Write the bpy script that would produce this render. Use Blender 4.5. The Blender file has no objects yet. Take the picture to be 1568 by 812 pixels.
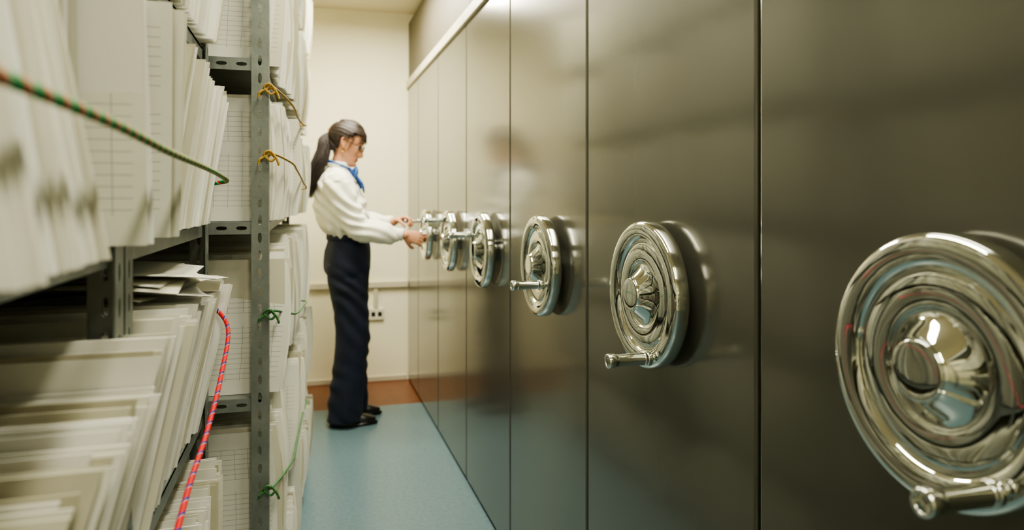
import bpy, math, random
from mathutils import Vector, Matrix, noise
R = random.Random(7)
scene = bpy.context.scene
COL = scene.collection

# ------------------------------------------------------------------ materials
def new_mat(name):
    m = bpy.data.materials.new(name); m.use_nodes = True
    nt = m.node_tree
    return m, nt, nt.nodes['Principled BSDF']
def srgb(r, g, b):
    f = lambda c: (c/255/12.92) if c/255 <= .04045 else ((c/255+.055)/1.055)**2.4
    return (f(r), f(g), f(b), 1)
def mat(name, col, rough=.5, metal=0, bump=0, bscale=50, var=0, vscale=5, coat=0, sheen=0, sss=0, stretch=None):
    m, nt, b = new_mat(name)
    b.inputs['Base Color'].default_value = col
    b.inputs['Roughness'].default_value = rough
    b.inputs['Metallic'].default_value = metal
    b.inputs['Coat Weight'].default_value = coat
    b.inputs['Coat Roughness'].default_value = .12
    b.inputs['Sheen Weight'].default_value = sheen
    if sss:
        b.inputs['Subsurface Weight'].default_value = sss
        b.inputs['Subsurface Scale'].default_value = .01
    tc = nt.nodes.new('ShaderNodeTexCoord')
    src = tc.outputs['Object']
    if stretch:
        mp = nt.nodes.new('ShaderNodeMapping'); mp.inputs['Scale'].default_value = stretch
        nt.links.new(src, mp.inputs['Vector']); src = mp.outputs['Vector']
    if bump:
        n = nt.nodes.new('ShaderNodeTexNoise'); n.inputs['Scale'].default_value = bscale; n.inputs['Detail'].default_value = 3
        nt.links.new(src, n.inputs['Vector'])
        bp = nt.nodes.new('ShaderNodeBump'); bp.inputs['Strength'].default_value = bump; bp.inputs['Distance'].default_value = .01
        nt.links.new(n.outputs['Fac'], bp.inputs['Height']); nt.links.new(bp.outputs['Normal'], b.inputs['Normal'])
    if var:
        n = nt.nodes.new('ShaderNodeTexNoise'); n.inputs['Scale'].default_value = vscale; n.inputs['Detail'].default_value = 4
        nt.links.new(src, n.inputs['Vector'])
        cr = nt.nodes.new('ShaderNodeValToRGB')
        cr.color_ramp.elements[0].position = .3; cr.color_ramp.elements[1].position = .7
        cr.color_ramp.elements[0].color = tuple(c*(1-var) for c in col[:3])+(1,)
        cr.color_ramp.elements[1].color = tuple(min(1, c*(1+var)) for c in col[:3])+(1,)
        nt.links.new(n.outputs['Fac'], cr.inputs['Fac']); nt.links.new(cr.outputs['Color'], b.inputs['Base Color'])
    return m

def paper_mat(name, form=False):
    m, nt, b = new_mat(name)
    b.inputs['Roughness'].default_value = .75
    g = nt.nodes.new('ShaderNodeNewGeometry')
    cr = nt.nodes.new('ShaderNodeValToRGB')
    e = cr.color_ramp.elements
    e[0].position = 0; e[0].color = srgb(188, 183, 156)
    e[1].position = 1; e[1].color = srgb(248, 248, 240)
    x = e.new(.3); x.color = srgb(232, 231, 215)
    x = e.new(.12); x.color = srgb(206, 202, 178)
    nt.links.new(g.outputs['Random Per Island'], cr.inputs['Fac'])
    out = cr.outputs['Color']
    if form:
        uv = nt.nodes.new('ShaderNodeUVMap')
        sp = nt.nodes.new('ShaderNodeSeparateXYZ'); nt.links.new(uv.outputs['UV'], sp.inputs[0])
        def M(op, a, b2=None, v=None):
            n = nt.nodes.new('ShaderNodeMath'); n.operation = op
            nt.links.new(a, n.inputs[0])
            if b2 is not None: nt.links.new(b2, n.inputs[1])
            if v is not None: n.inputs[1].default_value = v
            return n.outputs[0]
        zy = M('LESS_THAN', M('FRACT', M('DIVIDE', sp.outputs['Y'], v=.0115)), v=.09)
        xx = M('LESS_THAN', M('FRACT', M('DIVIDE', sp.outputs['X'], v=.030)), v=.035)
        ln = M('MAXIMUM', zy, xx)
        inside = M('MULTIPLY', M('GREATER_THAN', sp.outputs['X'], v=.012), M('GREATER_THAN', sp.outputs['Y'], v=.03))
        inside = M('MULTIPLY', inside, M('LESS_THAN', sp.outputs['Y'], v=.255))
        gap = M('ABSOLUTE', M('SUBTRACT', sp.outputs['Y'], v=.17)); inside = M('MULTIPLY', inside, M('GREATER_THAN', gap, v=.014))
        ln = M('MULTIPLY', ln, inside); ln = M('MULTIPLY', ln, v=.5)
        mx = nt.nodes.new('ShaderNodeMix'); mx.data_type = 'RGBA'
        nt.links.new(ln, mx.inputs[0]); nt.links.new(out, mx.inputs[6]); mx.inputs[7].default_value = srgb(80, 85, 85)
        out = mx.outputs[2]
    nt.links.new(out, b.inputs['Base Color'])
    tc = nt.nodes.new('ShaderNodeTexCoord')
    n = nt.nodes.new('ShaderNodeTexNoise'); n.inputs['Scale'].default_value = 14
    nt.links.new(tc.outputs['Object'], n.inputs['Vector'])
    bp = nt.nodes.new('ShaderNodeBump'); bp.inputs['Strength'].default_value = .2; bp.inputs['Distance'].default_value = .01
    nt.links.new(n.outputs['Fac'], bp.inputs['Height']); nt.links.new(bp.outputs['Normal'], b.inputs['Normal'])
    return m

def rope_mat(name, c1, c2, c3, f1=.72, f2=.9, fr=34):
    m, nt, b = new_mat(name)
    b.inputs['Roughness'].default_value = .7
    uv = nt.nodes.new('ShaderNodeUVMap')
    sp = nt.nodes.new('ShaderNodeSeparateXYZ'); nt.links.new(uv.outputs['UV'], sp.inputs[0])
    a = nt.nodes.new('ShaderNodeMath'); a.operation = 'MULTIPLY_ADD'
    nt.links.new(sp.outputs['Y'], a.inputs[0]); a.inputs[1].default_value = fr; nt.links.new(sp.outputs['X'], a.inputs[2])
    f = nt.nodes.new('ShaderNodeMath'); f.operation = 'FRACT'; nt.links.new(a.outputs[0], f.inputs[0])
    cr = nt.nodes.new('ShaderNodeValToRGB'); cr.color_ramp.interpolation = 'CONSTANT'
    e = cr.color_ramp.elements
    e[0].position = 0; e[0].color = c1; e[1].position = f1; e[1].color = c2
    x = e.new(f2); x.color = c3
    nt.links.new(f.outputs[0], cr.inputs['Fac']); nt.links.new(cr.outputs['Color'], b.inputs['Base Color'])
    return m

M_cab = mat('cabinet_enamel', srgb(106, 106, 95), .22, .42, bump=.035, bscale=2.6, var=.06, vscale=2, coat=.5)
M_soffit = mat('soffit_paint', srgb(94, 88, 72), .6, var=.05)
M_gap = mat('rubber_gap', srgb(20, 20, 18), .7)
M_rail = mat('rail_cream', srgb(205, 198, 176), .4, var=.06)
M_wall = mat('wall_paint', srgb(246, 240, 212), .6, bump=.12, bscale=40, var=.04, vscale=1.5)
M_ceil = mat('ceiling_paint', srgb(232, 222, 196), .7, bump=.1, bscale=60)
M_floor = mat('linoleum_blue', srgb(104, 128, 136), .3, bump=.03, bscale=150, var=.12, vscale=60)
M_terra = mat('terracotta_floor', srgb(116, 68, 40), .35, var=.12, vscale=8)
M_chrome = mat('chrome', (.78, .80, .75, 1), .045, 1, bump=.015, bscale=18)
M_steel = mat('grey_steel', srgb(130, 136, 130), .42, .3, var=.15, vscale=20, bump=.05, bscale=120)
M_white = mat('white_plastic', srgb(225, 220, 200), .4)
M_dark = mat('dark_hole', srgb(15, 15, 15), .6)
M_paper = paper_mat('paper'); M_form = paper_mat('printed_form', True)
M_skin = mat('skin', srgb(200, 146, 114), .48, bump=.03, bscale=200, var=.05, vscale=20, sss=.12)
M_lip = mat('lips', srgb(165, 85, 78), .4)
M_eye = mat('eye_white', srgb(225, 220, 210), .2)
M_iris = mat('iris', srgb(50, 32, 20), .15)
M_hair = mat('hair', srgb(34, 21, 14), .52, bump=.3, bscale=60, var=.45, vscale=40, stretch=(3, 3, .5))
M_blouse = mat('blouse_cloth', srgb(236, 234, 220), .75, bump=.12, bscale=90, sheen=.2)
M_denim = mat('navy_denim', srgb(19, 28, 50), .8, bump=.25, bscale=250, var=.4, vscale=9, sheen=.05)
M_leather = mat('black_leather', srgb(18, 16, 15), .25, coat=.4)
M_scarf = mat('blue_scarf', srgb(30, 78, 150), .5, var=.7, vscale=60)
M_gold = mat('gold', srgb(200, 160, 70), .25, 1)
M_glass = mat('spectacle_frame', srgb(30, 24, 20), .3, .4)
M_rope1 = rope_mat('rope_green_red', srgb(14, 150, 72), srgb(225, 40, 36), srgb(200, 225, 185), .66, .90)
M_rope2 = rope_mat('rope_red_blue', srgb(215, 14, 20), srgb(35, 45, 140), srgb(225, 150, 140), .72, .92)
M_rope3 = rope_mat('rope_ochre', srgb(195, 155, 68), srgb(212, 178, 98), srgb(155, 115, 46), fr=70)
M_rope4 = rope_mat('rope_green', srgb(60, 120, 70), srgb(120, 150, 90), srgb(40, 80, 60), fr=70)

# ------------------------------------------------------------------ mesh helpers
def mk(name, V, F, mats, parent=None, smooth=False, mi=None, uv=None):
    me = bpy.data.meshes.new(name)
    me.from_pydata([tuple(v) for v in V], [], F)
    if not isinstance(mats, (list, tuple)): mats = [mats]
    for m in mats: me.materials.append(m)
    if mi: me.polygons.foreach_set('material_index', mi)
    if uv:
        l = me.uv_layers.new(name='UVMap')
        for p in me.polygons:
            for li, vi in zip(p.loop_indices, p.vertices): l.data[li].uv = uv[vi]
    me.polygons.foreach_set('use_smooth', [smooth]*len(me.polygons))
    me.update()
    o = bpy.data.objects.new(name, me); COL.objects.link(o)
    if parent: o.parent = parent
    return o
def empty(name, loc=(0, 0, 0)):
    e = bpy.data.objects.new(name, None); COL.objects.link(e); e.empty_display_size = .1
    return e
def boxdata(x0, x1, y0, y1, z0, z1, V, F):
    b = len(V)
    V += [(x0, y0, z0), (x1, y0, z0), (x1, y1, z0), (x0, y1, z0), (x0, y0, z1), (x1, y0, z1), (x1, y1, z1), (x0, y1, z1)]
    F += [tuple(b+i for i in f) for f in [(0, 3, 2, 1), (4, 5, 6, 7), (0, 1, 5, 4), (1, 2, 6, 5), (2, 3, 7, 6), (3, 0, 4, 7)]]
def box(name, x0, x1, y0, y1, z0, z1, m, parent=None, bev=0):
    V, F = [], []; boxdata(x0, x1, y0, y1, z0, z1, V, F)
    o = mk(name, V, F, m, parent)
    if bev:
        md = o.modifiers.new('bevel', 'BEVEL'); md.width = bev; md.segments = 3
    return o
def catmull(P, sub):
    out = []
    n = len(P)
    for i in range(n-1):
        p0, p1, p2, p3 = P[max(0, i-1)], P[i], P[i+1], P[min(n-1, i+2)]
        for k in range(sub):
            t = k/sub
            out.append([.5*((2*b)+(-a+c)*t+(2*a-5*b+4*c-d)*t*t+(-a+3*b-3*c+d)*t**3) for a, b, c, d in zip(p0, p1, p2, p3)])
    out.append(list(P[-1])); return out
def loft(V, F, pts, rad, uvax=None, ref=(0, 0, 1), n=20, sub=4, rnd=True, sq=2.0):
    rad = [(r, r) if not isinstance(r, (tuple, list)) else r for r in rad]
    Q = catmull([list(p)+list(r) for p, r in zip(pts, rad)], sub)
    C = [Vector(q[:3]) for q in Q]; A = [(q[3], q[4]) for q in Q]
    if rnd:
        t0 = (C[0]-C[1]).normalized(); t1 = (C[-1]-C[-2]).normalized()
        r0 = min(A[0]); r1 = min(A[-1]); c0 = C[0].copy(); a0 = A[0]; c1 = C[-1].copy(); a1 = A[-1]
        for k in (30, 60, 82):
            s, c = math.sin(math.radians(k)), math.cos(math.radians(k))
            C.insert(0, c0+t0*r0*s*.9); A.insert(0, (a0[0]*c, a0[1]*c))
            C.append(c1+t1*r1*s*.9); A.append((a1[0]*c, a1[1]*c))
    base = len(V); m = len(C)
    for i in range(m):
        if uvax: u, v = Vector(uvax[0]), Vector(uvax[1])
        else:
            t = (C[min(i+1, m-1)]-C[max(i-1, 0)]).normalized()
            u = t.cross(Vector(ref)).normalized(); v = u.cross(t).normalized()
        for j in range(n):
            a = 2*math.pi*j/n; ca, sa = math.cos(a), math.sin(a)
            ex = 2/sq
            x = math.copysign(abs(ca)**ex, ca); y = math.copysign(abs(sa)**ex, sa)
            V.append(tuple(C[i]+u*x*A[i][0]+v*y*A[i][1]))
    for i in range(m-1):
        for j in range(n):
            a = base+i*n+j; b = base+i*n+(j+1) % n
            F.append((a, b, b+n, a+n))
    b0 = len(V); V.append(tuple(C[0])); V.append(tuple(C[-1]))
    for j in range(n):
        F.append((b0, base+(j+1) % n, base+j))
        F.append((b0+1, base+(m-1)*n+j, base+(m-1)*n+(j+1) % n))
def remesh(V, F, vox, smooth_it=3):
    me = bpy.data.meshes.new('tmp'); me.from_pydata(V, [], F)
    o = bpy.data.objects.new('tmp', me); COL.objects.link(o)
    md = o.modifiers.new('r', 'REMESH'); md.mode = 'VOXEL'; md.voxel_size = vox
    if smooth_it:
        s = o.modifiers.new('s', 'SMOOTH'); s.factor = .5; s.iterations = smooth_it
    dg = bpy.context.evaluated_depsgraph_get()
    ev = o.evaluated_get(dg); m2 = ev.to_mesh()
    V2 = [v.co.copy() for v in m2.vertices]; N2 = [v.normal.copy() for v in m2.vertices]
    F2 = [tuple(p.vertices) for p in m2.polygons]
    ev.to_mesh_clear(); bpy.data.objects.remove(o); bpy.data.meshes.remove(me)
    return V2, N2, F2
def tube_data(V, F, UV, pts, r, sub=10, n=12):
    Q = [Vector(q) for q in catmull([list(p) for p in pts], sub)]
    L = 0; base = len(V)
    for i, c in enumerate(Q):
        t = (Q[min(i+1, len(Q)-1)]-Q[max(i-1, 0)]).normalized()
        u = t.cross(Vector((.1, .05, 1))).normalized(); v = u.cross(t)
        if i: L += (c-Q[i-1]).length
        for j in range(n+1):
            a = 2*math.pi*j/n
            V.append(c+(u*math.cos(a)+v*math.sin(a))*r); UV.append((j/n, L))
    for i in range(len(Q)-1):
        for j in range(n):
            a = base+i*(n+1)+j; F.append((a, a+1, a+n+2, a+n+1))
def tube_rope(name, paths, r, m):
    V, F, UV = [], [], []
    for p in paths: tube_data(V, F, UV, p, r)
    return mk(name, V, F, m, None, True, uv=UV)
def revolve(V, F, prof, cx, cy, cz, seg=96, sub=3, k=1):
    """axis along -X; profile (r, d) with d distance out from cx"""
    Q = catmull(prof, sub); base = len(V); m = len(Q)
    for r, d in Q:
        for j in range(seg):
            a = 2*math.pi*j/seg
            V.append((cx-d, cy+k*max(r, .0001)*math.cos(a), cz+k*max(r, .0001)*math.sin(a)))
    for i in range(m-1):
        for j in range(seg):
            a = base+i*seg+j; b = base+i*seg+(j+1) % seg
            F.append((a, b, b+seg, a+seg))

# ------------------------------------------------------------------ room
CH = 2.52; YB = 4.92; YF = -2.2; XL = -.72; XR = 1.75
box('floor', XL, XR, YF, 4.32, -.1, 0, M_floor)
box('floor_terracotta', XL, XR, 4.32, YB+.1, -.1, 0, M_terra)
box('ceiling', XL-.1, XR+.1, YF-.1, YB+.1, CH, CH+.1, M_ceil)
box('wall_back', XL-.1, XR+.1, YB, YB+.1, 0, CH, M_wall)
box('wall_left', XL-.1, XL, YF, YB, 0, CH, M_wall)
box('wall_right', XR, XR+.1, YF, YB, 0, CH, M_wall)
box('wall_front', XL-.1, XR+.1, YF-.1, YF, 0, CH, M_wall)
box('baseboard_back', XL, .66, YB-.012, YB, 0.0, .035, M_rail, bev=.004)
tr = empty('trim_1')
box('trunking_long', XL, .665, YB-.028, YB, .640, .680, M_rail, tr, .004)
box('trunking_drop', .435, .465, YB-.02, YB, .50, .640, M_rail, tr, .003)
ou = empty('wall_outlet')
box('plate', .405, .505, YB-.018, YB, .42, .50, M_white, ou, .006)
for dx in (.433, .477):
    box('socket', dx-.013, dx+.013, YB-.0195, YB-.017, .445, .475, M_dark, ou)

# ------------------------------------------------------------------ mobile cabinets
XC = .67
seams = [.953+.698*k for k in range(-4, 7)]
seams[-1] = YB
for k in range(len(seams)-1):
    y0, y1 = seams[k], seams[k+1]
    if k == len(seams)-2: y1 = YB-.003
    e = empty('mobile_shelving_cabinet')
    box('body', XC, XC+.98, y0+.004, y1-.004, .012, 2.0, M_cab, e, .006)
    box('seam_gasket', XC+.012, XC+.9, y1-.004, y1+.002, .012, 1.99, M_gap, e)
    box('plinth', XC+.02, XC+.95, y0+.004, y1-.004, 0, .014, M_gap, e)
rail = empty('trim_2')
for k in range(len(seams)-1):
    box('top_rail', XC-.014, XC+.05, seams[k]+.0015, min(seams[k+1], YB-.002)-.0015, 2.002, 2.052, M_rail, rail, .004)
so = empty('trim_3')
for k in range(-1, 5):
    box('soffit_panel', XC+.004, XC+.98, 1.3*k-.9, min(1.3*k+.4-.004, YB-.002), 2.054, 2.455, M_soffit, so, .003)

# ------------------------------------------------------------------ chrome handwheels
ZW = 1.04
prof = [(0, .067), (.02, .067), (.030, .0665), (.033, .065), (.0345, .061), (.043, .051), (.053, .041), (.059, .037), (.062, .036), (.065, .0375), (.067, .040),
        (.072, .0415), (.082, .0425), (.094, .042), (.103, .040), (.107, .037), (.109, .037), (.112, .042), (.118, .0465), (.128, .0490),
        (.138, .0485), (.144, .046), (.1475, .041), (.1485, .034), (.1485, .022), (.146, .016), (.138, .015), (.12, .017), (.06, .018), (.042, .017), (.04, .010), (.04, .001)]
hprof = [(0.0001, .040), (.007, .040), (.0075, .041), (.0075, .052), (.012, .053), (.013, .056), (.0125, .064), (.0115, .068), (.0115, .120), (.0125, .124), (.0135, .130), (.0135, .138), (.012, .141), (.009, .141), (.008, .138), (.008, .132), (.0001, .131)]
wheels = [(-.10, 0, .1, .05), (.592, .006, -.080, -.096), (1.27, 0, -.062, -.112), (1.93, 0, -.085, -.045), (2.63, 0, .100, .052), (3.29, 0, .07, .095), (3.95, 0, .085, .075), (-.78, 0, .05, .1)]
for yc, dz, hy, hz in wheels:
    V, F = [], []
    revolve(V, F, prof, XC, yc, ZW+dz, k=.965)
    revolve(V, F, hprof, XC, yc+hy, ZW+dz+hz, seg=32, sub=2)
    o = mk('crank_handwheel', V, F, M_chrome, smooth=True)

# ------------------------------------------------------------------ perforated shelving
def perf(V, F, o, u, w, L, W, pitch=.04, hw=.0045, hh=.012):
    o, u, w = Vector(o), Vector(u), Vector(w)
    n = max(1, int(L/pitch)); p = L/n
    rows = max(1, round(W/.036)); ww = W/rows
    for r in range(rows):
        for i in range(n):
            c = o+u*(i+.5)*p+w*(r+.5)*ww
            b = len(V)
            out = [(-1, -1), (0, -1), (1, -1), (1, 0), (1, 1), (0, 1), (-1, 1), (-1, 0)]
            for a, q in out: V.append(c+u*a*p/2+w*q*ww/2)
            for k, (a, q) in enumerate(out):
                f = .75 if a and q else 1
                V.append(c+u*a*f*hh+w*q*f*hw)
            for k in range(8):
                k2 = (k+1) % 8
                F.append((b+k, b+k2, b+8+k2, b+8+k))
def solid(o, t=.002):
    md = o.modifiers.new('solid', 'SOLIDIFY'); md.thickness = t; md.offset = 0
ZS = [.04, .395, .778, 1.176, 1.545, 1.925]
def unit(y0, y1, xf, xb, ztop=2.2):
    e = empty('steel_shelving_unit')
    V, F = [], []
    W = .036
    for xx, sx in ((xf, -1), (xb, 1)):
        for yy, sy in ((y0, 1), (y1, -1)):
            perf(V, F, (xx, yy, 0), (0, 0, 1), (sx, 0, 0), ztop, W)
            perf(V, F, (xx, yy, 0), (0, 0, 1), (0, sy, 0), ztop, W)
    o = mk('posts', V, F, M_steel, e); solid(o, .0025)
    V, F = [], []
    for z in ZS:
        for yy in (y0+.004, y1-.004):
            perf(V, F, (xf-.036, yy, z-.028), (-1, 0, 0), (0, 0, 1), xf-xb-.072, .028)
    o = mk('side_beams', V, F, M_steel, e); solid(o)
    V, F = [], []
    for z in ZS:
        boxdata(xb+.006, xf-.006, y0+.008, y1-.008, z-.005, z, V, F)
        boxdata(xf-.010, xf-.006, y0+.040, y1-.040, z-.026, z+.001, V, F)
        boxdata(xf-.030, xf-.006, y0+.040, y1-.040, z-.028, z-.026, V, F)
        boxdata(xb+.006, xb+.010, y0+.040, y1-.040, z-.026, z+.001, V, F)
    mk('shelf_boards', V, F, M_steel, e)
    return e
unit(-.75, .915, -.205, -.66)
unit(.925, 1.655, -.205, -.66)
unit(1.70, 3.70, -.084, -.66)

# ------------------------------------------------------------------ paper rows
def paper_row(rows, seed=1, name='paper_file_row'):
    V, F, MI, UV = [], [], [], []
    nx, nz = 3, 6
    for q, d in enumerate(rows):
        r = random.Random(seed*100+q)
        g_ = lambda k, dflt: d.get(k, dflt)
        y0, y1, zb, xb = d['y0'], d['y1'], d['z'], g_('xb', -.6)
        ev = lambda v, y: v(y) if callable(v) else v
        sp = g_('sp', (.0035, .0075)); formp = g_('form', .3); grp = g_('grp', (6, 16)); bulge = g_('bulge', 0)
        hvar = g_('hvar', .02); xvar = g_('xvar', .012); tk = g_('t', (.0006, .0022)); wob = g_('wob', 1)
        y = y0; g = 0
        while y < y1:
            if g <= 0:
                g = r.randint(*grp); gh = r.uniform(-hvar, hvar*.6); gx = r.uniform(-xvar, xvar); gl = r.uniform(-.012, .012)*wob; first = True
                gf = r.random() < formp or (y == y0 and g_('ff', False))
            g -= 1
            t = r.uniform(*tk)
            H = ev(d['h'], y)+gh+r.uniform(-.006, .006)
            X1 = ev(d['xf'], y)+gx+r.uniform(-.004, .004)
            le = ev(g_('lean', 0), y)+gl+r.uniform(-.004, .004)*wob
            xl = ev(g_('xl', 0), y)
            bow = r.uniform(-.006, .006)*wob; tw = r.uniform(-.008, .008)*wob; tl = xl+r.uniform(-.007, .007)
            tz = r.uniform(-.006, .006)
            bu = bulge*r.uniform(.2, 1.2)
            form = gf and (first or r.random() < .25); first = False
            b = len(V)
            for side in (0, 1):
                for i in range(nx+1):
                    for j in range(nz+1):
                        fx = i/nx; fz = j/nz
                        xx = xb+(X1-xb)*fx+(bu*math.sin(math.pi*fz)**.8 if i == nx else 0)+(tl*fz if i == nx else 0)
                        yy = y+le*fz+bow*math.sin(math.pi*fz)+tw*fx*fz+(t if side else 0)
                        V.append((xx, yy, zb+.001+H*fz+(tz*(fx-.5)*fz)))
                        UV.append(((X1-xb)*(1-fx), H*fz))
            N = (nx+1)*(nz+1)
            idx = lambda s_, i, j: b+s_*N+i*(nz+1)+j
            for i in range(nx):
                for j in range(nz):
                    F.append((idx(0, i, j), idx(0, i+1, j), idx(0, i+1, j+1), idx(0, i, j+1))); MI.append(1 if form else 0)
                    F.append((idx(1, i, j), idx(1, i, j+1), idx(1, i+1, j+1), idx(1, i+1, j))); MI.append(0)
            for i in range(nx):
                F.append((idx(0, i, nz), idx(0, i+1, nz), idx(1, i+1, nz), idx(1, i, nz))); MI.append(0)
            for j in range(nz):
                F.append((idx(0, nx, j), idx(1, nx, j), idx(1, nx, j+1), idx(0, nx, j+1))); MI.append(0)
            y += r.uniform(*sp)+t
    for (cx, cy, z, n, w, l, sd) in PILE.get(seed, []):
        r = random.Random(sd)
        for k in range(n):
            a = r.uniform(-.3, .3); zz = z+k*.004; N = 6
            ox, oy = r.uniform(-.02, .02), r.uniform(-.03, .03)
            for top in (0, .0012):
                b = len(V)
                for i in range(N+1):
                    for j in range(N+1):
                        fx, fy = i/N-.5, j/N-.5; X = fx*w; Y = fy*l
                        V.append((cx+ox+X*math.cos(a)-Y*math.sin(a), cy+oy+X*math.sin(a)+Y*math.cos(a), zz+top+.012*math.cos(fx*3.0)+.004*math.sin(fy*7+k)))
                        UV.append((0, 0))
                for i in range(N):
                    for j in range(N):
                        q = b+i*(N+1)+j; f = (q, q+N+1, q+N+2, q+1); F.append(f if top else f[::-1]); MI.append(0)
    return mk(name, V, F, [M_paper, M_form], smooth=False, mi=MI, uv=UV)
PILE = {2: [(-.34, 1.28, ZS[2]+.300, 6, .30, .34, 2)], 4: [(-.29, 1.30, ZS[4]+.28, 3, .25, .36, 5)]}
Z = ZS[3]
paper_row([
    dict(y0=-.45, y1=.595, z=Z, h=.33, xf=-.142, lean=-.02, xl=-.050, form=.12, xvar=.010, sp=(.0035, .008), t=(.001, .0038), grp=(3, 7), wob=.5),
    dict(y0=.615, y1=.775, z=Z, h=.31, xf=-.215, lean=-.01, form=0, xvar=.01),
    dict(y0=.782, y1=.812, z=Z, h=.36, xf=-.152, xl=-.006, lean=-.02, form=1, grp=(20, 21), hvar=0, xvar=.001),
    dict(y0=.835, y1=.945, z=Z, h=.30, xf=-.200, lean=-.01, form=0, xvar=.01),
    dict(y0=.957, y1=.990, z=Z, h=.280, xf=-.158, xl=.004, lean=-.01, form=1, grp=(20, 21), hvar=0, xvar=.001),
    dict(y0=1.005, y1=1.56, z=Z, h=.262, xf=-.190, xl=.030, lean=.035, form=.3, grp=(2, 7), hvar=.012, xvar=.006, sp=(.004, .013), t=(.0006, .003))], 1)
def hA(y):
    return .205 if y < .45 else (.205+.05*(y-.45)/.35 if y < .80 else .285)
paper_row([
    dict(y0=-.45, y1=.93, z=ZS[2], h=hA, xf=-.215, xl=.060, lean=lambda y: .03, form=.15, sp=(.0015, .008), t=(.0008, .003), grp=(3, 9), hvar=.008, xvar=.010, wob=.4),
    dict(y0=.95, y1=1.56, z=ZS[2], h=.288, xf=-.215, xl=.055, lean=.02, form=.4, sp=(.002, .011), t=(.0008, .003), grp=(2, 6), xvar=.012, hvar=.014)], 2)
paper_row([dict(y0=.2, y1=1.58, z=ZS[1], h=.29, xf=-.17, lean=.02)], 3)
paper_row([dict(y0=.2, y1=1.58, z=ZS[4], h=.28, xf=-.185, xl=.03, lean=.03, form=.3, grp=(3, 8), sp=(.005, .014))], 4)
paper_row([dict(y0=.2, y1=1.58, z=ZS[0], h=.28, xf=-.17, lean=.02)], 5)
xfB = lambda y: -.078+.040*(y-1.7)
for i, hh in enumerate((.29, .31, .325, .30, .31, .25)):
    paper_row([dict(y0=1.745+.55*k, y1=1.745+.55*k+(.53 if k < 3 else .25), z=ZS[i], h=hh, xf=xfB, xl=(.008, -.012, .016, -.006)[(i+k) % 4], lean=(.03, -.025, .01, .035)[(i*2+k) % 4],
                    form=.45, ff=(k == 0), bulge=.012, sp=(.003, .012), grp=(5, 18), hvar=.03, xvar=.016) for k in range(4)], 20+i)

# ropes
tube_rope('tie_rope', [[(-.128, .10, 1.276), (-.130, .35, 1.276), (-.132, .57, 1.276), (-.136, .8, 1.272), (-.140, 1.1, 1.270), (-.146, 1.35, 1.267), (-.154, 1.52, 1.262), (-.19, 1.555, 1.258)]], .0042, M_rope1)
tube_rope('tie_rope', [[(-.19, 1.50, 1.03), (-.142, 1.42, .990), (-.138, 1.28, .93), (-.140, 1.12, .885), (-.142, .98, .865), (-.142, .86, .84), (-.142, .7, .80), (-.150, .5, .79)]], .0038, M_rope2)
def small_rope(za, zm, zb_, m, y1=2.7):
    pts = [(-.082, 1.692, za), (-.070, 1.70, za+.004)]
    for k in range(1, 6):
        t = k/5; y = 1.7+(y1-1.7)*t
        pts.append((xfB(y)+.034, y, za+(zb_-za)*t+zm*math.sin(math.pi*t)))
    pts.append((xfB(y1)-.02, y1+.02, zb_))
    knot = [(-.10, 1.694, za-.01), (-.085, 1.688, za+.008), (-.07, 1.690, za-.004), (-.078, 1.684, za-.012), (-.092, 1.684, za+.002), (-.08, 1.680, za+.010), (-.066, 1.682, za-.006), (-.06, 1.684, za-.022)]
    tube_rope('tie_rope', [pts, knot, [(-.084, 1.686, za), (-.10, 1.684, za-.008), (-.104, 1.686, za-.02)]], .0027, m)
small_rope(1.475, -.02, 1.50, M_rope3)
small_rope(1.325, .01, 1.27, M_rope3)
small_rope(.97, -.02, .86, M_rope4)
small_rope(.575, .0, .50, M_rope4)

# ------------------------------------------------------------------ woman
W = empty('woman')
YC = 4.07
def hand(V, F, wrist, d, nrm, thumb_side, curl, spread=.0, tcurl=.5):
    d = Vector(d).normalized(); nrm = Vector(nrm); nrm = (nrm-d*nrm.dot(d)).normalized()
    s = d.cross(nrm).normalized()*thumb_side
    w = Vector(wrist)
    def ploft(p, r, n=12): loft(V, F, p, r, ref=tuple(nrm), n=n, sub=3)
    ploft([w-d*.03, w, w+d*.03, w+d*.06, w+d*.082], [(.024, .019), (.025, .018), (.034, .016), (.038, .014), (.036, .012)], 16)
    Ls = [.066, .074, .069, .054]
    for k in range(4):
        off = (.0285-.019*k)
        p = w+d*(.078-(.006 if k == 3 else 0)-(.002 if k == 0 else 0))+s*off
        pts = [p-d*.012, p]; a = curl*.55; L = Ls[k]
        dirv = d+s*(spread*(1.5-k))
        for q, fr in enumerate((.45, .30, .25)):
            dd = (dirv*math.cos(a)+nrm*math.sin(a)).normalized()
            p = p+dd*L*fr; pts.append(p); a += curl*(.9 if q == 0 else .6)
        ploft(pts, [.0092, .0092, .0086, .0078, .0066])
    p = w+d*.022+s*.024
    pts = [w+d*.012+s*.012+nrm*.004, p+nrm*.006]
    d1 = (d*.65+s*.65+nrm*.35).normalized(); p = p+nrm*.006+d1*.034; pts.append(p)
    d2 = (d*.85+s*.15+nrm*(.4+tcurl)).normalized(); p = p+d2*.028; pts.append(p)
    d3 = (d*.7-s*.25+nrm*(.6+tcurl)).normalized(); p = p+d3*.022; pts.append(p)
    ploft(pts, [.015, .0135, .0105, .0098, .0078])
shR = Vector((.150, 3.925, 1.335)); elR = Vector((.262, 3.885, 1.085)); wrR = Vector((.492, 3.860, 1.045))
shL = Vector((.150, 4.215, 1.335)); elL = Vector((.268, 4.235, 1.115)); wrL = Vector((.462, 4.085, 1.110))
V, F = [], []
ax = ((1, 0, 0), (0, 1, 0))
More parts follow.
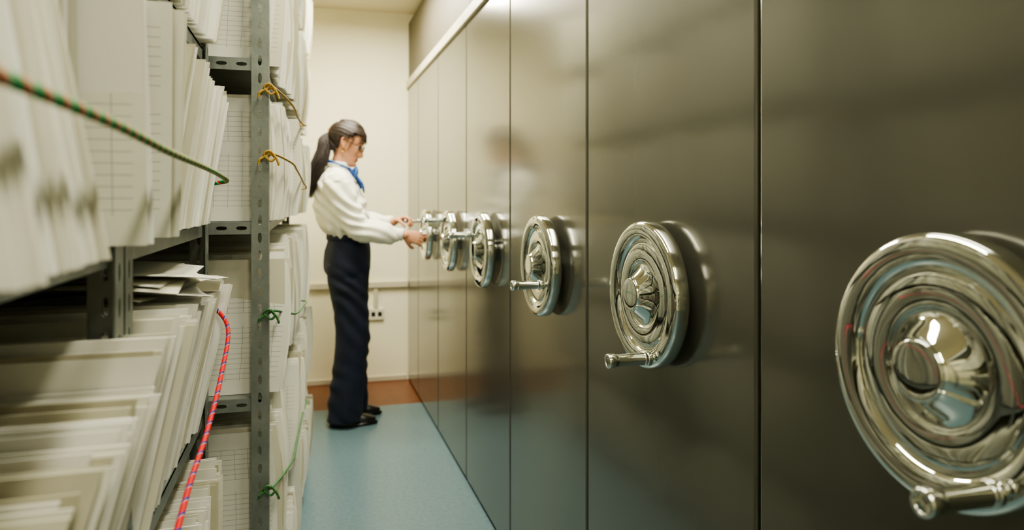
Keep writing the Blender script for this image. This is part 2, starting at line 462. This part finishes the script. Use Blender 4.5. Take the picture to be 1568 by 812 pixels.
loft(V, F, [(.205, YC, .84), (.220, YC, .92), (.222, YC, 1.04), (.195, YC, 1.15), (.175, YC, 1.26), (.155, YC, 1.33), (.158, YC, 1.37)],
     [(.085, .14), (.095, .15), (.090, .115), (.10, .13), (.10, .14), (.068, .12), (.045, .06)], uvax=ax, n=28)
loft(V, F, [(.155, YC, 1.34), (.165, YC, 1.41), (.185, YC, 1.47), (.20, YC, 1.52)], [(.055, .060), (.050, .052), (.048, .048), (.05, .05)], uvax=ax, n=24)
for sh, el, wr in ((shR, elR, wrR), (shL, elL, wrL)):
    loft(V, F, [Vector((.155, YC+(sh.y-YC)*.5, 1.325)), sh+Vector((0, 0, -.012)), sh.lerp(el, .5), el, el.lerp(wr, .4), wr, wr+(wr-el).normalized()*.02], [.046, .046, .043, .038, .036, .024, .023], ref=(0, 1, .2), n=20)
for yy, kx, axx in ((3.985, .232, .195), (4.16, .262, .235)):
    loft(V, F, [(.220, YC+(yy-YC)*.8, .86), (.225, yy, .70), (kx, yy, .47), (kx-.005, yy, .34), (axx-.03, yy, .09), (axx-.03, yy, .06)], [(.08, .07), (.080, .070), (.055, .052), (.056, .05), (.034, .03), (.034, .03)], uvax=ax, n=22)
hand(V, F, wrR+Vector((.012, 0, -.002)), (.95, .10, -.22), (-.05, .95, -.25), -1, .85, .03, .4)
hand(V, F, wrL+Vector((.012, -.006, .004)), (.9, -.35, .20), (.15, -.35, -.95), -1, 1.15, .02, .7)
bV, bN, bF = remesh(V, F, .0042, 2)
bV = [tuple(v) for v in bV]; bM = [0]*len(bF)

# ---- head
HC = Vector((.214, YC, 1.550))
HR = Matrix.Rotation(math.radians(-12), 4, 'Z') @ Matrix.Rotation(math.radians(19), 4, 'Y')
def H(p): return HC+HR @ Vector(p)
tab = [(-.119, .060, -.004, .012), (-.113, .078, -.018, .028), (-.100, .086, -.034, .040), (-.078, .084, -.052, .050), (-.052, .083, -.068, .058),
       (-.02, .083, -.086, .066), (.005, .083, -.096, .071), (.032, .088, -.102, .074), (.06, .080, -.098, .072), (.085, .062, -.082, .061), (.104, .038, -.054, .041), (.113, .018, -.026, .020), (.1165, .004, -.006, .005)]
ht = catmull(tab, 8)
def g(x, c, s): return math.exp(-((x-c)/s)**2)
def head_grid(off, n=144):
    rings = []
    for z, f, b, w in ht:
        ring = []
        for j in range(n):
            a = 2*math.pi*j/n; ca, sa = math.cos(a), math.sin(a)
            e = 2/2.25
            cx = math.copysign(abs(ca)**e, ca); cy = math.copysign(abs(sa)**e, sa)
            x = cx*((f+off) if ca > 0 else -(b-off)); y = cy*(w+off)
            if ca > 0 and off == 0:
                nz = 0
                if -.060 < z < .022:
                    t = (.022-z)/.066
                    nz = .030*min(1, t)**1.15 if z > -.044 else .030*max(0, (z+.060)/.016)**.6
                x += nz*math.exp(-(y/(.0085+.005*g(z, -.045, .014)))**2)
                x -= .010*(g(y, .031, .016)+g(y, -.031, .016))*g(z, .002, .013)
                x += .004*g(abs(y), .028, .022)*g(z, .022, .008)
                x += .0065*g(y, 0, .020)*g(z, -.068, .0045)+.006*g(y, 0, .018)*g(z, -.078, .005)
                x -= .004*g(y, 0, .022)*g(z, -.0875, .005)-.004*g(y, 0, .02)*g(z, -.104, .01)
                x -= .002*g(y, 0, .02)*g(z, -.0732, .0016)
                x += .004*(g(y, .042, .02)+g(y, -.042, .02))*g(z, -.028, .02)
            ring.append(Vector((x, y, z+ (off if z > .1 else 0))))
        rings.append(ring)
    return rings
rg = head_grid(0); n = 144; base = len(bV)
for r_ in rg:
    for p in r_: bV.append(tuple(H(p)))
for i in range(len(rg)-1):
    for j in range(n):
        a = base+i*n+j; b2 = base+i*n+(j+1) % n
        bF.append((a, b2, b2+n, a+n))
        p = rg[i][j]
        lip = (p.x > .05 and abs(p.y) < .024*(1-abs(p.z+.073)/.03) and -.083 < p.z < -.063)
        bM.append(1 if lip else 0)
top = len(bV); bV.append(tuple(H((-.001, 0, .1168)))); bV.append(tuple(H((.028, 0, -.119))))
for j in range(n):
    bF.append((top, base+(len(rg)-1)*n+j, base+(len(rg)-1)*n+(j+1) % n)); bM.append(0)
    bF.append((top+1, base+(j+1) % n, base+j)); bM.append(0)
for s in (1, -1):
    eV, eF = [], []
    pts = [(.004, s*.068, -.030), (-.004, s*.074, -.022), (-.014, s*.080, -.004), (-.016, s*.083, .014), (-.006, s*.082, .026), (.006, s*.077, .022), (.010, s*.071, .008), (.006, s*.070, -.006)]
    loft(eV, eF, [H(p) for p in pts], [.006, .006, .005, .0045, .0045, .0045, .005, .005], ref=(0, 1, 0), n=10)
    loft(eV, eF, [H((.002, s*.070, -.022)), H((-.004, s*.073, .0)), H((-.003, s*.073, .018))], [(.010, .003), (.012, .003), (.009, .003)], ref=(0, 1, 0), n=12)
    c0 = H((.0664, s*.031, .0045))
    loft(eV, eF, [c0-Vector((0, 0, .0002)), c0+Vector((0, 0, .0002))], [.0134, .0134], uvax=ax, n=16, sub=1)
    b0 = len(bV); bV += eV; bF += [tuple(i+b0 for i in f) for f in eF]; bM += [0]*len(eF)
mk('body', bV, bF, [M_skin, M_lip], W, True, mi=bM)

def ico(name, c, r, m, parent, sc=(1, 1, 1)):
    V, F = [], []; loft(V, F, [Vector(c)-Vector((0, 0, .02*r)), Vector(c)+Vector((0, 0, .02*r))], [r*sc[0], r*sc[0]], uvax=ax, n=16, sub=1)
    return mk(name, V, F, m, parent, True)
for s, nm in ((-1, 'right'), (1, 'left')):
    ico('eyeball_'+nm, H((.0668, s*.031, -.001)), .0125, M_eye, W)
    ico('iris_'+nm, H((.0755, s*.031, -.0055)), .0055, M_iris, W)
    V, F = [], []
    loft(V, F, [H((.071, s*.016, .000)), H((.0805, s*.026, .0005)), H((.0795, s*.036, -.0005)), H((.070, s*.046, -.003))], [.0010, .0016, .0018, .001], n=8)
    mk('eyelashes_'+nm, V, F, M_hair, W, True)
    V, F = [], []
    loft(V, F, [H((.087, s*.014, .020)), H((.088, s*.026, .026)), H((.080, s*.040, .026)), H((.070, s*.050, .019))], [.0014, .0026, .0022, .001], n=8)
    mk('eyebrow_'+nm, V, F, M_hair, W, True)
    V, F = [], []
    rim = [H((.099-.010*(abs(.032+.021*math.cos(a))/.05)**2, s*(.032+.022*math.cos(a)), -.004+.018*math.sin(a))) for a in [2*math.pi*k/20 for k in range(21)]]
    loft(V, F, rim, [.0020]*21, ref=(.3, .1, .9), n=6, sub=1, rnd=False)
    loft(V, F, [H((.093, s*.054, .002)), H((.080, s*.066, .004)), H((.03, s*.077, .008)), H((-.008, s*.080, .014))], [.0018]*4, n=6)
    if s == 1: loft(V, F, [H((.099, -.010, -.001)), H((.102, 0, .002)), H((.099, .010, -.001))], [.0014]*3, n=6)
    mk('glasses_'+nm, V, F, M_glass, W, True)
    V, F = [], []
    ear = H((.003, s*.072, -.036))
    loft(V, F, [ear+Vector((.0, 0, .004)), ear+Vector((.006, 0, -.004)), ear+Vector((.004, 0, -.016)), ear+Vector((-.005, 0, -.014)), ear+Vector((-.005, 0, -.002))], [.0025, .003, .0035, .003, .002], ref=(0, 1, 0), n=8)
    mk('earring_'+nm, V, F, M_gold, W, True)

# ---- hair
rg2 = head_grid(.010, 96)
V, F = [], []
def in_hair(p):
    x, y, z = p
    if x > .035: return z > .062
    if x > .018: return z > .045
    if x > -.02: return z > .022
    return z > -.045-(.0 if x > -.05 else .02)
idm = {}
for i, r_ in enumerate(rg2):
    for j, p in enumerate(r_):
        q = p.copy(); rr = math.atan2(p.y, p.z-.0)
        q *= 1+.008*math.sin(rr*34+p.x*40)
        idm[(i, j)] = len(V); V.append(tuple(H(q)))
for i in range(len(rg2)-1):
    for j in range(96):
        ps = [rg2[i][j], rg2[i][(j+1) % 96], rg2[i+1][(j+1) % 96], rg2[i+1][j]]
        if all(in_hair(p) for p in ps):
            F.append((idm[(i, j)], idm[(i, (j+1) % 96)], idm[(i+1, (j+1) % 96)], idm[(i+1, j)]))
V.append(tuple(H((0, 0, .127)))); k0 = len(rg2)-1
for j in range(96): F.append((len(V)-1, idm[(k0, j)], idm[(k0, (j+1) % 96)]))
o = mk('hair_cap', V, F, M_hair, W, True); solid(o, .008)
cu = bpy.data.curves.new('hair_strands', 'CURVE'); cu.dimensions = '3D'; cu.bevel_depth = 1; cu.bevel_resolution = 0; cu.materials.append(M_hair)
def strand(pts, r0, r1=.0004):
    Q = catmull([list(p) for p in pts], 5)
    sp = cu.splines.new('POLY'); sp.points.add(len(Q)-1)
    for i, q in enumerate(Q):
        sp.points[i].co = (*q, 1); t = i/(len(Q)-1)
        sp.points[i].radius = r0*(1-t)+r1*t if t > .15 else r0*(.5+t/.3)
tie = H((-.105, 0, .030))
def skull(p, off):
    p = Vector(p)
    e = Vector((p.x/(.092 if p.x > 0 else .104), p.y/.076, (p.z-.0)/.118)).length
    q = p/e; l = q.length
    return q*(l+off)/l
for k in range(420):
    s = R.choice((-1, 1)); u = R.random()
    st = Vector((.075-.06*u+R.uniform(-.01, .01), s*(.004+.072*u**.7), .085-.055*u+R.uniform(-.008, .008)))
    en = Vector((-.11, s*.02*R.random(), .03+R.uniform(-.015, .015)))
    pts = [H(skull(st.lerp(en, t)+Vector((0, 0, .05*math.sin(math.pi*t)*(1-u))), .011+R.uniform(0, .004))) for t in (0, .2, .4, .6, .8)]+[tie+Vector((0, R.uniform(-.012, .012), R.uniform(-.012, .012)))]
    strand(pts, R.uniform(.0009, .0019), .0012)
for k in range(160):
    s = R.choice((-1, 1)); u = R.random()
    st = Vector((-.02-.06*u, s*(.072-.03*u), -.03-.035*R.random()))
    pts = [H(skull(st.lerp(Vector((-.105, 0, .03)), t), .011+R.uniform(0, .004))) for t in (0, .3, .6, .85)]+[tie]
    strand(pts, R.uniform(.0009, .0018), .0012)
for k in range(110):
    s = R.uniform(-1, 1)
    a = skull(Vector((.03, s*.03, .1)), .012); b = skull(Vector((.075, s*.05, .075)), .016); c = skull(Vector((.09, s*.062, .050)), .014)
    d_ = Vector((.098-.035*abs(s)**1.5+R.uniform(-.004, .010), s*.068, .034+R.uniform(-.012, .014)))
    strand([H(a), H(b), H(c), H(d_)], R.uniform(.0008, .0016))
for k in range(16):
    s = R.choice((-1, 1)); j = R.uniform(-.008, .008)
    strand([H((.045+j, s*.072, .045)), H((.040+j, s*.080, .01)), H((.034+j, s*.076, -.02)), H((.028+j+R.uniform(-.01, .01), s*.074, -.05))], .0007)
P = [tie, Vector((.092, 4.060, 1.575)), Vector((.088, 4.045, 1.505)), Vector((.068, 4.025, 1.43)), Vector((.038, 4.005, 1.355)), Vector((.014, 3.985, 1.255))]
wd = [.012, .030, .044, .048, .040, .018]
for k in range(650):
    a = R.uniform(0, 2*math.pi); q = math.sqrt(R.random()); ox, oy = math.cos(a)*q, math.sin(a)*q
    L = R.uniform(.78, 1.05)
    pts = []
    for i, (p, w_) in enumerate(zip(P, wd)):
        pp = p+Vector((ox*w_*.85, oy*w_*1.1, 0)) + Vector((R.uniform(-1, 1), R.uniform(-1, 1), 0))*.0025
        if i: pp.z = P[1].z+(pp.z-P[1].z)*L
        pts.append(pp)
    strand(pts, R.uniform(.001, .0022))
ho = bpy.data.objects.new('hair_strands', cu); COL.objects.link(ho); ho.parent = W
V, F = [], []
c = [tie+Vector((.004*math.cos(a)-.004, .019*math.cos(a), .019*math.sin(a))) for a in [2*math.pi*q/16 for q in range(17)]]
loft(V, F, c, [.008+.0015*math.sin(q*2.3) for q in range(17)], ref=(1, 0, 0.1), n=10, sub=2, rnd=False)
mk('hair_scrunchie', V, F, mat('scrunchie_cloth', srgb(170, 130, 70), .7), W, True)

# ---- blouse
V, F = [], []
loft(V, F, [(.222, YC, 1.022), (.222, YC, 1.045), (.205, YC, 1.085), (.185, YC, 1.16), (.173, YC, 1.24), (.160, YC, 1.31), (.152, YC, 1.36), (.156, YC, 1.395), (.163, YC, 1.415)],
     [(.108, .135), (.125, .155), (.142, .17), (.144, .172), (.137, .172), (.117, .175), (.094, .15), (.068, .087), (.060, .064)], uvax=ax, n=36, sub=5)
for sh, el, wr in ((shR, elR, wrR), (shL, elL, wrL)):
    dn = Vector((0, 0, -1))
    cuff = wr-(wr-el).normalized()*.012
    loft(V, F, [Vector((.155, YC+(sh.y-YC)*.55, 1.34)), sh+Vector((-.004, 0, .0)), sh.lerp(el, .35)+Vector((-.008, 0, 0)), sh.lerp(el, .75)+Vector((-.004, 0, -.008)), el+Vector((.012, 0, -.012)), el.lerp(wr, .35)+dn*.008, el.lerp(wr, .7)+dn*.012, el.lerp(wr, .88)+dn*.002, cuff],
         [.064, .070, .072, .069, .066, .062, .055, .036, .030], ref=(0, 1, .2), n=26)
v2, n2, f2 = remesh(V, F, .006, 4)
out = []
for p, nn in zip(v2, n2):
    a = noise.noise(Vector((p.x*16, p.y*9, p.z*11)))*.009
    w1 = noise.noise(Vector((p.x*4+3, p.y*3, p.z*4)))
    a += .0085*math.sin(p.x*60+p.z*95+w1*9)*max(0, noise.noise(Vector((p.x*6, p.y*5, p.z*6+4)))+.5)
    if p.z < 1.10 and p.x < .36 and abs(p.y-YC) < .17: a += .006*math.sin(math.atan2(p.y-YC, p.x-.22)*19)*min(1, (1.10-p.z)/.05)
    if p.z > 1.33: a = max(a*.5, -.001)
    out.append(p+nn*a)
mk('blouse', out, f2, M_blouse, W, True)
V, F = [], []
for rr, zz, h_ in ((.060, 1.415, .0), (.061, 1.425, .0)):
    loft(V, F, [(.164+rr*.95*math.cos(a), YC+rr*math.sin(a), zz+.012*(-math.cos(a))) for a in [2*math.pi*k/24 for k in range(25)]], [(.012, .005)]*25, ref=(0, 0, 1), n=10, sub=1, rnd=False)
for el, wr in ((elR, wrR), (elL, wrL)):
    d = (wr-el).normalized()
    loft(V, F, [wr-d*.035, wr-d*.02, wr+d*.008], [.034, .034, .033], ref=(0, 1, .2), n=22, sub=2, rnd=False)
mk('collar_and_cuffs', V, F, M_blouse, W, True)

# ---- scarf
V, F = [], []
loft(V, F, [(.168+.060*math.cos(a), YC+.063*math.sin(a), 1.428-.024*math.cos(a)) for a in [2*math.pi*k/20 for k in range(21)]], [(.012, .007)]*21, ref=(0, 0, 1), n=10, sub=1, rnd=False)
kn = Vector((.240, YC-.018, 1.385))
loft(V, F, [kn+Vector((0, 0, .012)), kn, kn-Vector((0, 0, .012))], [.012, .016, .012], uvax=ax, n=12)
loft(V, F, [kn, kn+Vector((.020, -.035, .012)), kn+Vector((.022, -.065, .000)), kn+Vector((.018, -.085, -.018))], [(.008, .010), (.022, .010), (.026, .010), (.012, .006)], ref=(1, 0, 0), n=14)
loft(V, F, [kn, kn+Vector((.025, .035, .006)), kn+Vector((.026, .070, -.012))], [(.008, .010), (.022, .010), (.02, .008)], ref=(1, 0, 0), n=14)
loft(V, F, [kn, kn+Vector((.032, -.016, -.035)), kn+Vector((.056, -.028, -.075)), kn+Vector((.064, -.036, -.110))], [(.010, .008), (.026, .009), (.032, .009), (.012, .004)], ref=(1, 0, 0), n=14)
loft(V, F, [kn, kn+Vector((.026, .010, -.035)), kn+Vector((.050, .018, -.085))], [(.010, .008), (.020, .007), (.018, .004)], ref=(1, 0, 0), n=14)
mk('neck_scarf', V, F, M_scarf, W, True)

# ---- trousers
V, F = [], []
loft(V, F, [(.222, YC, 1.050), (.222, YC, 1.02), (.220, YC, .97), (.216, YC, .90), (.214, YC, .84), (.218, YC, .80)],
     [(.106, .130), (.110, .138), (.122, .160), (.128, .175), (.122, .178), (.09, .16)], uvax=ax, n=32, sub=4, rnd=False)
for yy, kx, axx in ((3.985, .236, .200), (4.16, .262, .240)):
    loft(V, F, [(.214, YC+(yy-YC)*.9, .88), (.222, yy, .76), (.232, yy, .62), (kx, yy, .46), (kx-.014, yy, .30), (axx+.004, yy, .14), (axx, yy, .05), (axx, yy, .028)],
         [(.118, .082), (.108, .088), (.096, .085), (.088, .080), (.088, .080), (.092, .082), (.096, .084), (.096, .084)], uvax=ax, n=26, sub=5, rnd=False)
v2, n2, f2 = remesh(V, F, .007, 3)
out = []
for p, nn in zip(v2, n2):
    a = noise.noise(Vector((p.x*14, p.y*12, p.z*4)))*.008
    w1 = noise.noise(Vector((p.x*3, p.y*3+5, p.z*3)))
    a += .006*math.sin(p.z*60+p.x*30+w1*10)*max(0, noise.noise(Vector((p.x*5, p.y*5, p.z*4+9)))+.25)
    if p.z < .035: a = 0
    out.append(p+nn*a)
mk('trousers', out, f2, M_denim, W, True)
V, F = [], []
loft(V, F, [(.222+.117*math.cos(a), YC+.143*math.sin(a), 1.028) for a in [2*math.pi*k/30 for k in range(31)]], [(.003, .017)]*31, ref=(0, 0, 1), n=10, sub=1, rnd=False)
mk('waistband', V, F, M_denim, W, True)
# ---- shoes
for yy, hx, nm in ((3.985, .115, 'right'), (4.16, .155, 'left')):
    V, F = [], []
    m = 28
    def sole(t, z, gr):
        a = 2*math.pi*t; c, s = math.cos(a), math.sin(a)
        x = hx+.130+(.130+gr)*c
        wdt = (.040+gr)*(1 if c > 0 else .80)
        return (x, yy+wdt*math.copysign(abs(s)**.8, s)*(1-.18*max(0, c)**3), z)
    lev = [(.0, -.003), (.006, .002), (.014, .002), (.018, -.002)]
    for z, gr in lev:
        for k in range(m): V.append(sole(k/m, z, gr))
    for i in range(3):
        for k in range(m): F.append((i*m+k, i*m+(k+1) % m, (i+1)*m+(k+1) % m, (i+1)*m+k))
    F.append(tuple(range(m))[::-1]); F.append(tuple(3*m+k for k in range(m)))
    loft(V, F, [(hx+.018, yy, .048), (hx+.05, yy, .052), (hx+.10, yy, .050), (hx+.15, yy, .040), (hx+.20, yy, .032), (hx+.238, yy, .026)],
         [(.028, .036), (.033, .040), (.035, .040), (.038, .030), (.038, .022), (.028, .015)], ref=(0, 0, 1), n=20, sub=4)
    loft(V, F, [(hx+.13, yy-.03, .062), (hx+.145, yy, .070), (hx+.13, yy+.03, .062)], [.006, .007, .006], n=8)
    V = [(x, y, max(z, .0005)) for x, y, z in V]
    mk('shoe_'+nm, V, F, M_leather, W, True)

# ------------------------------------------------------------------ lamps
def fixture(x, y, energy, L=1.2, wid=.16, col=(1, .95, .765)):
    e = empty('fluorescent_ceiling_lamp')
    box('housing', x-wid/2, x+wid/2, y-L/2, y+L/2, CH-.06, CH-.001, M_white, e, .008)
    m, nt, b = new_mat('tube_glow'); b.inputs['Emission Color'].default_value = (*col, 1); b.inputs['Emission Strength'].default_value = 8
    for dx in (-.035, .035):
        V, F = [], []; loft(V, F, [(x+dx, y-L/2+.03, CH-.072), (x+dx, y+L/2-.03, CH-.072)], [.012, .012], ref=(0, 0, 1), n=14, sub=1)
        mk('tube', V, F, m, e, True)
    ld = bpy.data.lights.new('tube_light', 'AREA'); ld.shape = 'RECTANGLE'; ld.size = wid; ld.size_y = L; ld.energy = energy; ld.color = col
    lo = bpy.data.objects.new('tube_light', ld); COL.objects.link(lo); lo.location = (x, y, CH-.09); lo.parent = e
fixture(.30, 3.60, 64)
fixture(.30, 1.30, 24)
fixture(.28, -.8, 27)
w = bpy.data.worlds.new('World'); scene.world = w; w.use_nodes = True
w.node_tree.nodes['Background'].inputs[0].default_value = (1, .93, .8, 1)
w.node_tree.nodes['Background'].inputs[1].default_value = .3
try:
    scene.view_settings.look = 'AgX - Medium High Contrast'
except Exception as ex:
    print(ex)

# ------------------------------------------------------------------ camera
cd = bpy.data.cameras.new('camera'); cam = bpy.data.objects.new('camera', cd); COL.objects.link(cam)
cd.sensor_width = 36; cd.lens = 25.03; cd.shift_y = -.0612; cd.clip_start = .02
cam.location = (0, 0, 1.22); cam.rotation_euler = (math.radians(90), 0, math.radians(-16.07))
cd.dof.use_dof = True; cd.dof.focus_distance = 1.45; cd.dof.aperture_fstop = 3.4
scene.camera = cam
